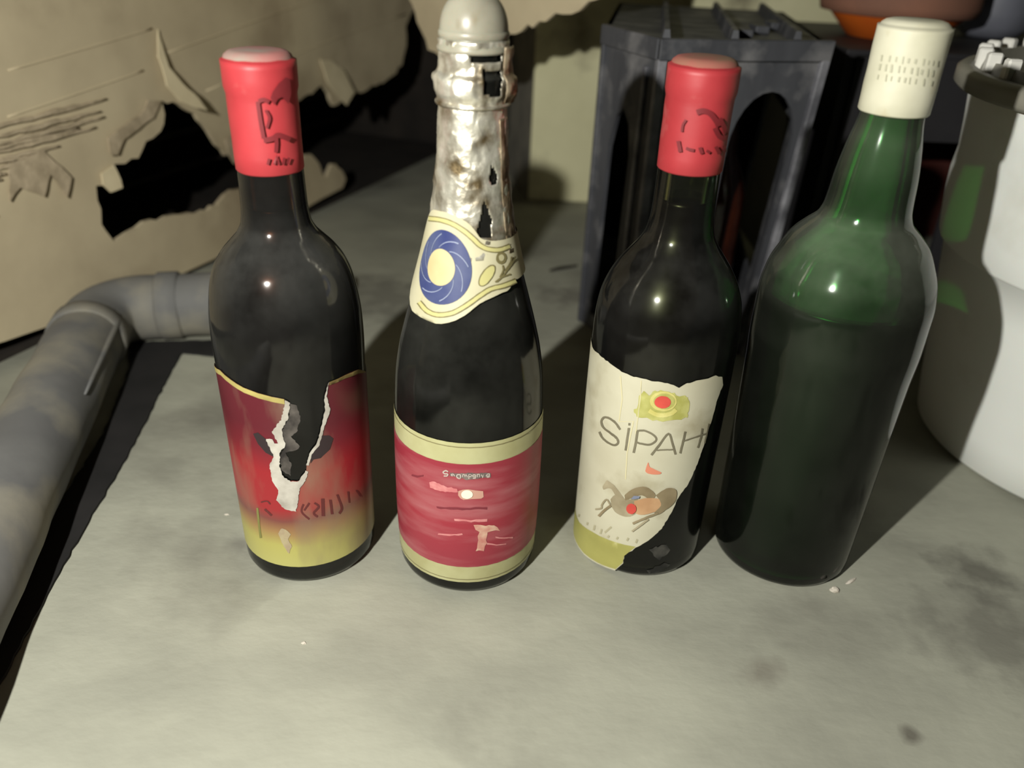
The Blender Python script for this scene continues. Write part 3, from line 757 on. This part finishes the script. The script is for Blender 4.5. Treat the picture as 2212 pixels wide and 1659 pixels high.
# ------------------------------------------------------------------ cardboard box, torn
M_card = mk('cardboard', lin(200, 186, 156), lin(184, 170, 142), scale=14, rough=0.85, c3=lin(156, 140, 116), scale3=7, lo3=.5, hi3=.72, bump=0.25, bscale=24, spec=0.15)
M_card_in = mk('cardboard_torn', lin(186, 170, 144), lin(150, 136, 112), scale=60, rough=0.9, bump=0.5, bscale=120)
M_liner = mk('cardboard_liner', lin(220, 206, 172), lin(206, 192, 158), scale=30, rough=0.85)
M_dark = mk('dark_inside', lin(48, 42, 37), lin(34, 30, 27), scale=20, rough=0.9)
FP = ground(0, 792); FP.z = 0; FD = ground(700, 455)-FP; FD.z = 0; FD.normalize(); FN = Vector((FD.y, -FD.x, 0))   # FN points out to the viewer
def F(x, y):
    d = ray(x, y); t = (FP-CAM).dot(FN)/d.dot(FN); p = CAM+d*t
    return ((p-FP).dot(FD), p.z)
def Fw(u, v, w):      # w: outwards from the face
    return FP + FD*u + Vector((0, 0, v)) + FN*w
boxr = empty('cardboard_box', FP + FD*0.2)
tag(boxr, 'big torn brown cardboard box at the left with dark interior', 'box')
def Fl(u, v, w): return Fw(u, v, w) - boxr.location
TOPZ = .40
low = [F(-220, 800), F(0, 735), F(150, 683), F(300, 628), F(450, 560), F(540, 515), F(620, 468), F(690, 428), F(735, 405)]
mid = [F(742, 388), F(728, 360), F(712, 352), F(700, 385), F(684, 350), F(668, 330), F(640, 350), F(560, 395), F(500, 405), F(470, 428), F(440, 455), F(400, 460), F(350, 468), F(300, 480), F(262, 497), F(236, 515), F(214, 502), F(198, 450), F(190, 402),
       F(212, 396), F(236, 372), F(232, 350), F(280, 342), F(300, 305), F(326, 285), F(338, 246), F(330, 212), F(396, 236), F(436, 284), F(478, 338), F(500, 302), F(520, 288), F(560, 250), F(646, 216), F(676, 200), F(700, 182), F(712, 200), F(722, 226), F(752, 212), F(780, 197), F(802, 188), F(838, 170), F(862, 138), F(872, 96), F(868, 60), F(878, 30), F(900, 0)]
rm = rough_edge(mid, .0022, .008, 5, False)
upr = [(mid[-1][0]+.03, .28), (mid[-1][0]+.05, .33), (mid[-1][0]+.06, TOPZ), (-.5, TOPZ), (-.5, low[0][1])]
def bend(u, v, w):
    # the loose middle of the sheet bulges a little
    return Fl(u, v, w + .006*math.sin(u*9)*math.sin(max(0, v)*8))
plate('front_panel', low + rm + upr, [], bend, .005, M_card, boxr, step=.03)
# torn-open layers of the sheet: fluting ridges, liner tongues
rnd = random.Random(5)
for k in range(20):
    y0 = 232 + k*10
    xa = -40 + rnd.uniform(-20, 20); xb = 150 + rnd.uniform(-30, 70) - max(0, k-5)*30
    p0 = F(xa, y0+40); p1 = F(xb, y0 - (xb-xa)*0.30 + 50)
    path = []
    for j in range(12):
        t = j/11; u = p0[0]+(p1[0]-p0[0])*t; v = p0[1]+(p1[1]-p0[1])*t + rnd.uniform(-.0007, .0007)
        path.append(bend(u, v, .0066))
    tube('flute', path, [.0006+.0014*math.sin(PI*(j+.5)/12)*rnd.uniform(.5, 1.2) for j in range(12)], M_card_in, boxr, seg=8)
def tongue(name, pts, lift, m, th=.0015):
    P = [F(*p) for p in pts]; c = (sum(p[0] for p in P)/len(P), sum(p[1] for p in P)/len(P)); zt_ = max(p[1] for p in P)
    def fn(u, v, w): return bend(u, v, .0062 + w + lift*(max(0, zt_-v)/.05)**1.3)
    plate(name, rough_edge(P, .0006, .006, int(pts[0][0])), [], fn, th, m, boxr, step=.01)
tongue('liner_tongue', [(318, 60), (330, 140), (352, 175), (380, 205), (392, 232), (362, 222), (338, 212), (318, 180), (312, 120)], .012, M_liner)
tongue('liner_tongue', [(296, 214), (324, 216), (306, 250), (262, 282), (240, 296), (226, 330), (212, 330), (206, 296), (250, 262), (284, 238)], .004, M_card_in)
tongue('liner_tongue', [(690, 128), (712, 130), (736, 150), (748, 196), (726, 224), (712, 206), (698, 180)], .012, M_liner)
tongue('liner_tongue', [(196, 372), (224, 352), (236, 384), (240, 400), (214, 410), (198, 396)], .006, M_liner)
tongue('liner_tongue', [(470, 300), (512, 280), (506, 320), (486, 352), (474, 330)], .006, M_card_in)
tongue('liner_tongue', [(0, 350), (70, 320), (130, 380), (118, 420), (86, 372), (70, 420), (20, 400), (0, 430)], .004, M_card_in)
# folds across the sheet
for (a, b) in (((320, 120), (860, -60)), ((430, 195), (870, 30)), ((0, 150), (310, 60)), ((0, 250), (290, 150))):
    p0 = F(*a); p1 = F(*b)
    tube('fold', [bend(p0[0]+(p1[0]-p0[0])*j/14, p0[1]+(p1[1]-p0[1])*j/14, .0046) for j in range(15)], .0011, M_card, boxr, seg=8)
# the dark insides
def slab(name, u0, u1, w0, w1, v0, v1, m):
    bm = bmesh.new(); bmesh.ops.create_cube(bm, size=1)
    for v in bm.verts: v.co = Fl(u0+(u1-u0)*(v.co.x+.5), v0+(v1-v0)*(v.co.z+.5), w0+(w1-w0)*(v.co.y+.5))
    return bobj(name, bm, m, boxr)
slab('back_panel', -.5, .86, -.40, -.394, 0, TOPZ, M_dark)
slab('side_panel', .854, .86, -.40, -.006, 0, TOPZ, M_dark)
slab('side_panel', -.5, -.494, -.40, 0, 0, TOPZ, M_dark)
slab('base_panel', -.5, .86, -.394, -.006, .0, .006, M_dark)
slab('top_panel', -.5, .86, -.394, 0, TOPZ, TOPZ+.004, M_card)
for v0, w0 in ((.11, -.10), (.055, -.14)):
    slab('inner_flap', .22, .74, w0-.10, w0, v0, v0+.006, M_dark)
# the loose flap hanging at the right end of the box
M_flapc = M_card
q0 = [at(896, -10, 1.08), at(912, 60, 1.07), at(940, 108, 1.05)]
fl = [(896, 6), (906, 30), (918, 66), (938, 106), (985, 126), (1040, 134), (1072, 124), (1096, 84), (1130, 66), (1172, 52), (1215, 34), (1262, 18), (1296, 2), (1330, -40)]
def flap_pt(x, y): 
    Y = .96 - .20*(x-896)/420
    return at(x, y, Y)
P3 = [flap_pt(*p) for p in fl]
P0 = flap_pt(896, 0); fu = (flap_pt(1300, 0)-P0); fu.z = 0; fu.normalize(); fnn = Vector((fu.y, -fu.x, 0))
P2 = [((p-P0).dot(fu), p.z) for p in P3]
outer = rough_edge(P2, .0030, .008, 9, False) + [(P2[-1][0]+.02, TOPZ+.002), (-.12, TOPZ+.002), (-.06, .31)]
plate('side_flap', outer, [], lambda u, v, w: P0 + fu*u + Vector((0, 0, v-P0.z)) + fnn*w - boxr.location, .004, M_card, boxr, step=.03)

# ------------------------------------------------------------------ grey bent pipe at the left
M_pipe = mk('dusty_grey_plastic', lin(118, 118, 116), lin(98, 98, 98), scale=12, rough=0.75, c3=lin(134, 130, 118), scale3=18, lo3=.5, hi3=.7, bump=0.15, bscale=60)
pr = empty('bent_pipe', ground(235, 720)); tag(pr, 'dusty grey bent plastic pipe lying on the floor at the left', 'pipe')
RP = .0285
e = ground(222, 668, RP); a1 = ground(520, 652, RP); b1 = ground(-45, 1190, RP)
da = (a1-e).normalized(); db = (b1-e).normalized()
rb = .045
def bez(p, q, r, n=12): return [p*(1-t)**2 + q*(2*t*(1-t)) + r*t*t for t in [i/n for i in range(n+1)]]
arc = bez(e+da*rb, e, e+db*rb)
path = [a1+da*.08, a1] + arc + [b1, b1+db*.35]
loc = pr.location.copy()
dense = []
for i in range(len(path)-1):
    k = max(1, int((path[i+1]-path[i]).length/.012))
    for j in range(k): dense.append(path[i]+(path[i+1]-path[i])*(j/k))
dense.append(path[-1])
tube('pipe', [p-loc for p in dense], RP, M_pipe, pr, seg=32, wob=.05)
# sockets on either side of the elbow, and the moulded seam
tube('socket', [e+da*(rb+.002)-loc, e+da*(rb+.004)-loc, e+da*(rb+.020)-loc, e+da*(rb+.022)-loc], [RP, RP*1.07, RP*1.07, RP], M_pipe, pr, seg=32)
tube('socket', [e+db*(rb+.002)-loc, e+db*(rb+.004)-loc, e+db*(rb+.020)-loc, e+db*(rb+.022)-loc], [RP, RP*1.07, RP*1.07, RP], M_pipe, pr, seg=32)
side = Vector((-db.y, db.x, 0)); 
if side.x < 0: side = -side
tube('seam', [e+db*t+side*(RP*.90)+Vector((0, 0, RP*.46))-loc for t in (.045, .065, .09, .12, .15, .175)], [.001, .0022, .0022, .002, .0016, .0008], M_pipe, pr, seg=10)

M_shade = mk('shade_black', lin(30, 28, 28), lin(20, 19, 19), scale=30, rough=.9)
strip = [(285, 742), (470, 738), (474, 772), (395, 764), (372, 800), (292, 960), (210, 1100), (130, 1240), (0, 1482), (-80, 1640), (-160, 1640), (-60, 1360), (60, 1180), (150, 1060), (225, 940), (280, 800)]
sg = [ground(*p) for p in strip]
plate('shade_strip', rough_edge([(p.x-loc.x, p.y-loc.y) for p in sg], .0008, .006, 3), [], lambda u, v, w: Vector((u, v, -loc.z+w)), .002, M_shade, pr)  # thin near-black sheet standing in for the shade along the pipe

# ------------------------------------------------------------------ dark plastic bottle crate, upturned, with a cut-off corner
M_crate = mk('dark_grey_plastic', lin(74, 75, 80), lin(56, 57, 62), scale=30, rough=0.5, stretch=(1, 1, .25), c3=lin(112, 111, 113), scale3=34, lo3=.52, hi3=.74, bump=0.15, bscale=70, rough2=.7)
M_crate_edge = mk('scuffed_plastic_edge', lin(136, 136, 142), lin(84, 84, 90), scale=40, rough=.6)
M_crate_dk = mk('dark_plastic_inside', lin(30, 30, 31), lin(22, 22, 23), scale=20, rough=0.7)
TZ = .266
NL = Vector((.100, .642, 0)); FL = ground(1252, 690); FL.z = 0
NRb = Vector((.213, .664, 0)); NRt = at(1790, 103, .676); 
dep = Vector((math.sin(math.radians(8)), math.cos(math.radians(8)), 0))
cr = empty('bottle_crate', (NL+NRb)/2); tag(cr, 'dark grey plastic bottle crate with arched openings behind the bottles', 'crate')
cl = cr.location.copy()
def wallfn(b0, b1_, t0, t1):
    """bilinear wall: u 0..1 along, v 0..1 up, w inwards"""
    nrm = (b1_-b0).cross(Vector((0, 0, 1))).normalized()
    def fn(u, v, w):
        p = (b0*(1-u)+b1_*u)*(1-v) + (t0*(1-u)+t1*u)*v
        return p - nrm*w - cl
    return fn
NLt = NL + Vector((0, 0, TZ)); FLt = FL + Vector((0, 0, TZ)); 
NRt = Vector((NRt.x, .676, TZ))
fr = wallfn(NL, NRb, NLt, NRt)
arch = [(.50, .12), (.50, .70)] + [(.715-.215*math.cos(t), .70+.17*math.sin(t)) for t in [PI*i/12 for i in range(1, 12)]] + [(.93, .70), (.93, .12)]
plate('front_wall', [(0, 0), (1, 0), (1, 1), (0, 1)], [arch], fr, .004, M_crate, cr, step=.25)
ch = wallfn(FL, NL, FLt, NLt)
slot = [(.22, .06), (.27, .66), (.36, .76), (.48, .79), (.60, .75), (.66, .66), (.62, .06)]
plate('corner_wall', [(0, 0), (1, 0), (1, 1), (0, 1)], [slot], ch, .004, M_crate, cr, step=.25)
# mouldings: upright edges, top rim, rows of teeth beside the arch
def bar(name, fn, u0, u1, v0, v1, w0, w1, m=None, bev=.0):
    bm = bmesh.new(); bmesh.ops.create_cube(bm, size=1)
    for v in bm.verts: v.co = fn(u0+(u1-u0)*(v.co.x+.5), v0+(v1-v0)*(v.co.z+.5), w0+(w1-w0)*(v.co.y+.5))
    bmesh.ops.bevel(bm, geom=bm.edges[:], offset=.0008, segments=1, affect='EDGES')
    return bobj(name, bm, m or M_crate, cr)
bar('edge_post', fr, -.02, .035, 0, 1, -.004, .004, M_crate_edge)
bar('edge_post', fr, .965, 1.02, 0, 1, -.005, .004, M_crate_edge)
bar('edge_post', ch, 0, .06, 0, 1, -.003, .004)
bar('edge_post', ch, .78, .84, 0, .93, -.003, .002, M_crate_edge)
bar('top_rim', fr, -.02, 1.02, .955, 1.012, -.005, .003)
bar('top_rim', ch, 0, 1.0, .955, 1.012, -.004, .003)
bar('upright', fr, .10, .14, .05, .93, -.003, .002)
bar('upright', fr, .30, .34, .05, .93, -.002, .002)
for k in range(16):
    v = .10+.05*k
    bar('tooth', fr, .15, .29, v, v+.022, -.003, .001)
sl = wallfn(FL+dep*.26, FL, FLt+dep*.26, FLt)
plate('side_wall', [(0, 0), (1, 0), (1, 1), (0, 1)], [], sl, .004, M_crate, cr)
rs = wallfn(NRb, NRb+dep*.28, NRt, NRt+dep*.28)
plate('side_wall', [(0, 0), (1, 0), (1, 1), (0, 1)], [[(.2, .2), (.2, .75), (.8, .75), (.8, .2)]], rs, .004, M_crate, cr)
bk = wallfn(NRb+dep*.28, FL+dep*.26, NRt+dep*.28, FLt+dep*.26)
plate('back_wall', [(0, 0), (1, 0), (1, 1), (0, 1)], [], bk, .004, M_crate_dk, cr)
deckp = [FLt, NLt, NRt, NRt+dep*.28, FLt+dep*.26]
plate('deck', [(p.x, p.y) for p in deckp], [], lambda u, v, w: Vector((u, v, TZ-w))-cl, .004, M_crate, cr)
for fx in (.02, .42, .80):
    p = NLt*(1-fx)+NRt*fx; q = p+dep*.27; off = Vector((dep.y, -dep.x, 0))*.0035
    bm = bmesh.new()
    vs = []
    for zz, ww in ((0, 1.0), (.009, .55)):
        for pt_ in (p-off*ww+dep*.003, p+off*ww+dep*.003, q+off*ww, q-off*ww):
            vs.append(bm.verts.new(pt_+Vector((0, 0, zz))-cl))
    bm.faces.new(vs[:4]); bm.faces.new(vs[4:])
    for i in range(4): bm.faces.new((vs[i], vs[(i+1) % 4], vs[4+(i+1) % 4], vs[4+i]))
    bobj('rib', bm, M_crate, cr)
for k in range(3):
    fx = .5+.13*k; p = NLt*(1-fx)+NRt*fx + dep*(.05+.03*k)
    box('lug', p.x-.006-cl.x, p.x+.006-cl.x, p.y-.012-cl.y, p.y+.012-cl.y, TZ, TZ+.006, M_crate, cr, bev=.0015)

# a brown bottle standing inside the crate
M_amber = mk('amber_glass', lin(70, 30, 14), lin(46, 18, 10), scale=40, rough=0.12, spec=.6)
def simple_bottle(name, x, y, h, r, m, label):
    b = empty(name, (x, y, 0)); tag(b, label, 'bottle')
    P = smooth_profile([(0.003, r), (h*.5, r), (h*.58, r*.97), (h*.68, r*.72), (h*.76, r*.48), (h*.90, r*.42), (h*.97, r*.42)], 4)
    revolve('glass', [(r*.85, 0)] + [(rr, z) for z, rr in P], m, b, seg=40)
    revolve('cap', [(r*.45, h*.955), (r*.52, h*.957), (r*.52, h*.985), (r*.46, h)], M_rust, b, seg=30)
    return b
M_rust = mk('rusty_metal', lin(96, 60, 44), lin(70, 44, 34), scale=60, rough=.6)
simple_bottle('beer_bottle', .178, .735, .225, .029, M_amber, 'brown glass bottle standing behind the arched opening of the crate')

# ------------------------------------------------------------------ second, darker crate at the back right, with things on it
cb = empty('storage_crate', (.42, .84, 0)); tag(cb, 'dark open crate at the back right, behind the green bottle', 'crate')
p1 = at(1800, 118, .79); p2 = at(2080, 120, .79)
X0, X1 = p1.x+.012, .62; ZB = min(p1.z, .262)
M_crateb = mk('black_brown_plastic', lin(46, 45, 48), lin(36, 35, 38), scale=14, rough=.6, c3=lin(62, 60, 60), scale3=20, lo3=.55, hi3=.75)
M_redin = mk('red_brown_inside', lin(88, 40, 32), lin(62, 28, 24), scale=14, rough=.7)
cbl = Vector((.42, .84, 0))
fb = lambda u, v, w: Vector((X0+(X1-X0)*u, .79+w, ZB*v))-cbl
plate('front_wall', [(0, 0), (1, 0), (1, 1), (0, 1)], [[(.04, .10), (.40, .10), (.40, .70), (.04, .70)]], fb, .006, M_crateb, cb)
plate('back_wall', [(0, 0), (1, 0), (1, 1), (0, 1)], [], lambda u, v, w: Vector((X0+(X1-X0)*u, 1.03+w, ZB*v))-cbl, .006, M_redin, cb)
for xx in (X0, X1-.006):
    box('side_wall', xx-cbl.x, xx+.006-cbl.x, .796-cbl.y, 1.03-cbl.y, 0, ZB, M_crateb, cb, bev=0)
box('lid', X0-cbl.x, X1-cbl.x, .79-cbl.y, 1.036-cbl.y, ZB, ZB+.005, M_crateb, cb, bev=.001)
for xx in (.30, .52):
    box('upright', xx-cbl.x, xx+.014-cbl.x, .784-cbl.y, .792-cbl.y, 0, ZB, M_crateb, cb, bev=.001)
simple_bottle('beer_bottle', X0+.035, .86, .20, .028, M_amber, 'brown glass bottle inside the open crate behind the green bottle')
ZT = ZB+.005

# orange tub on that crate
M_or = mk('orange_plastic', lin(214, 104, 32), lin(196, 90, 30), scale=20, rough=.5)
M_orl = mk('dusty_brown_lid', lin(150, 104, 84), lin(132, 94, 78), scale=20, rough=.8)
t0 = at(1932, 62, .90)
tub = empty('plastic_tub', (t0.x, .905, ZT)); tag(tub, 'orange plastic tub with dusty brown rim on the back crate', 'tub')
revolve('tub_body', [(.040, 0), (.044, .001), (.064, .022), (.066, .025)], M_or, tub, seg=64)
revolve('lid', [(.064, .022), (.0745, .024), (.0765, .032), (.075, .058), (.071, .062), (.03, .064)], M_orl, tub, seg=64)
# grey rounded canister beside it
c0 = at(2166, 30, .93)
can = empty('canister', (c0.x, .945, ZT)); tag(can, 'grey rounded plastic canister standing on the back crate', 'canister')
M_can = mk('blue_grey_plastic', lin(120, 122, 134), lin(104, 106, 116), scale=20, rough=.5)
revolve('canister_body', [(.018, 0), (.028, .003), (.036, .012), (.038, .026), (.038, .075), (.034, .092), (.020, .100)], M_can, can, seg=48)
revolve('cap', [(.019, .0995), (.019, .114), (.017, .116)], M_crateb, can, seg=32)

# ------------------------------------------------------------------ white bucket at the right
M_bucket = mk('white_plastic', lin(232, 234, 230), lin(224, 226, 222), scale=8, rough=.45, c3=lin(206, 206, 196), scale3=12, lo3=.58, hi3=.78, sub=.1)
M_lid = mk('grey_tray_plastic', lin(150, 147, 136), lin(130, 127, 117), scale=14, rough=.5)
BX, BY = .454, .535
bu = empty('bucket', (BX, BY, 0)); tag(bu, 'white plastic bucket with grey ribbed lid at the right edge', 'bucket')
rb0, rb1, hb = .124, .158, .262
def br(z): return rb0+(rb1-rb0)*z/hb
prof = [(rb0-.012, 0), (rb0-.004, .001), (rb0, .005)] + [(br(z), z) for z in (.03, .08, .12, .148)] + [(br(.15)+.0040, .150), (br(.152)+.0046, .152)]
prof += [(br(.165)+.0048, .165), (br(.18)+.0046, .18), (br(.195)+.0036, .195), (br(.21)+.0006, .21), (br(.23), .23), (br(hb), hb)]
revolve('bucket_body', prof, M_bucket, bu, seg=128)
TR = .168
lidb = revolve('lid', [(.150, hb-.010), (TR-.003, hb-.009), (TR, hb-.006), (TR, hb+.002), (TR-.003, hb+.0045), (TR-.010, hb+.0045), (TR-.012, hb+.002), (.155, hb+.002), (.153, hb+.010), (.148, hb+.010), (.146, hb+.002), (.02, hb+.001)], M_lid, bu, seg=128, label='grey lid with upright white ribs')
M_tab = mk('white_rib', lin(232, 230, 224), rough=.5)
ribme = None
for k in range(34):
    a = 2*PI*k/34
    if ribme is None:
        bm = bmesh.new(); bmesh.ops.create_cube(bm, size=1)
        for v in bm.verts:
            v.co = Vector((.1535+.009*v.co.x, .0085*v.co.y*(1 if v.co.z < 0 else .85), hb+.0075+.017*v.co.z))
        bmesh.ops.bevel(bm, geom=bm.edges[:], offset=.0012, segments=1, affect='EDGES')
        ro = bobj('rib', bm, M_tab, lidb); ribme = ro.data
    else:
        ro = bpy.data.objects.new('rib', ribme); COL.objects.link(ro); ro.parent = lidb
    ro.rotation_euler = (0, 0, a)

# ------------------------------------------------------------------ crumbs on the floor
M_chip = mk('plaster', lin(206, 198, 186), lin(180, 172, 158), scale=200, rough=.9)
def chip(x, y, sx, sy, sz, label, rz=0):
    g = ground(x, y); bm = bmesh.new(); bmesh.ops.create_icosphere(bm, subdivisions=2, radius=1)
    for v in bm.verts:
        k = 1+.35*noise.noise(v.co*1.7+Vector((x, y, 0)))
        v.co = Vector((v.co.x*sx*k, v.co.y*sy*k, max(-.2, v.co.z)*sz*k + sz*.2))
    o = bobj('plaster_chip', bm, M_chip); o.location = g; o.rotation_euler = (0, 0, rz)
    tag(o, label, 'chip')
chip(1803, 1276, .0030, .0022, .0020, 'white plaster chip on the floor beside the green bottle')
chip(1838, 1256, .0048, .0012, .0010, 'thin pale plaster sliver by the green bottle base', .6)
chip(656, 1390, .0014, .0009, .0008, 'tiny white crumb on the floor in front of the bottles')
chip(490, 1112, .0016, .0008, .0007, 'small pale crumb on the floor left of the torn red label')
# dark twig by the wall
g1, g2 = ground(1188, 588), ground(1246, 576)
tw = tube('twig', [g1+(g2-g1)*t+Vector((0, 0, .0020+.0006*math.sin(t*5))) for t in [i/8 for i in range(9)]], [.0012, .0016, .0018, .0019, .0019, .0018, .0017, .0015, .001], mk('twig_dark', lin(40, 36, 30), rough=.9), seg=8)
tag(tw, 'thin dark twig on the floor beside the dark crate', 'twig')
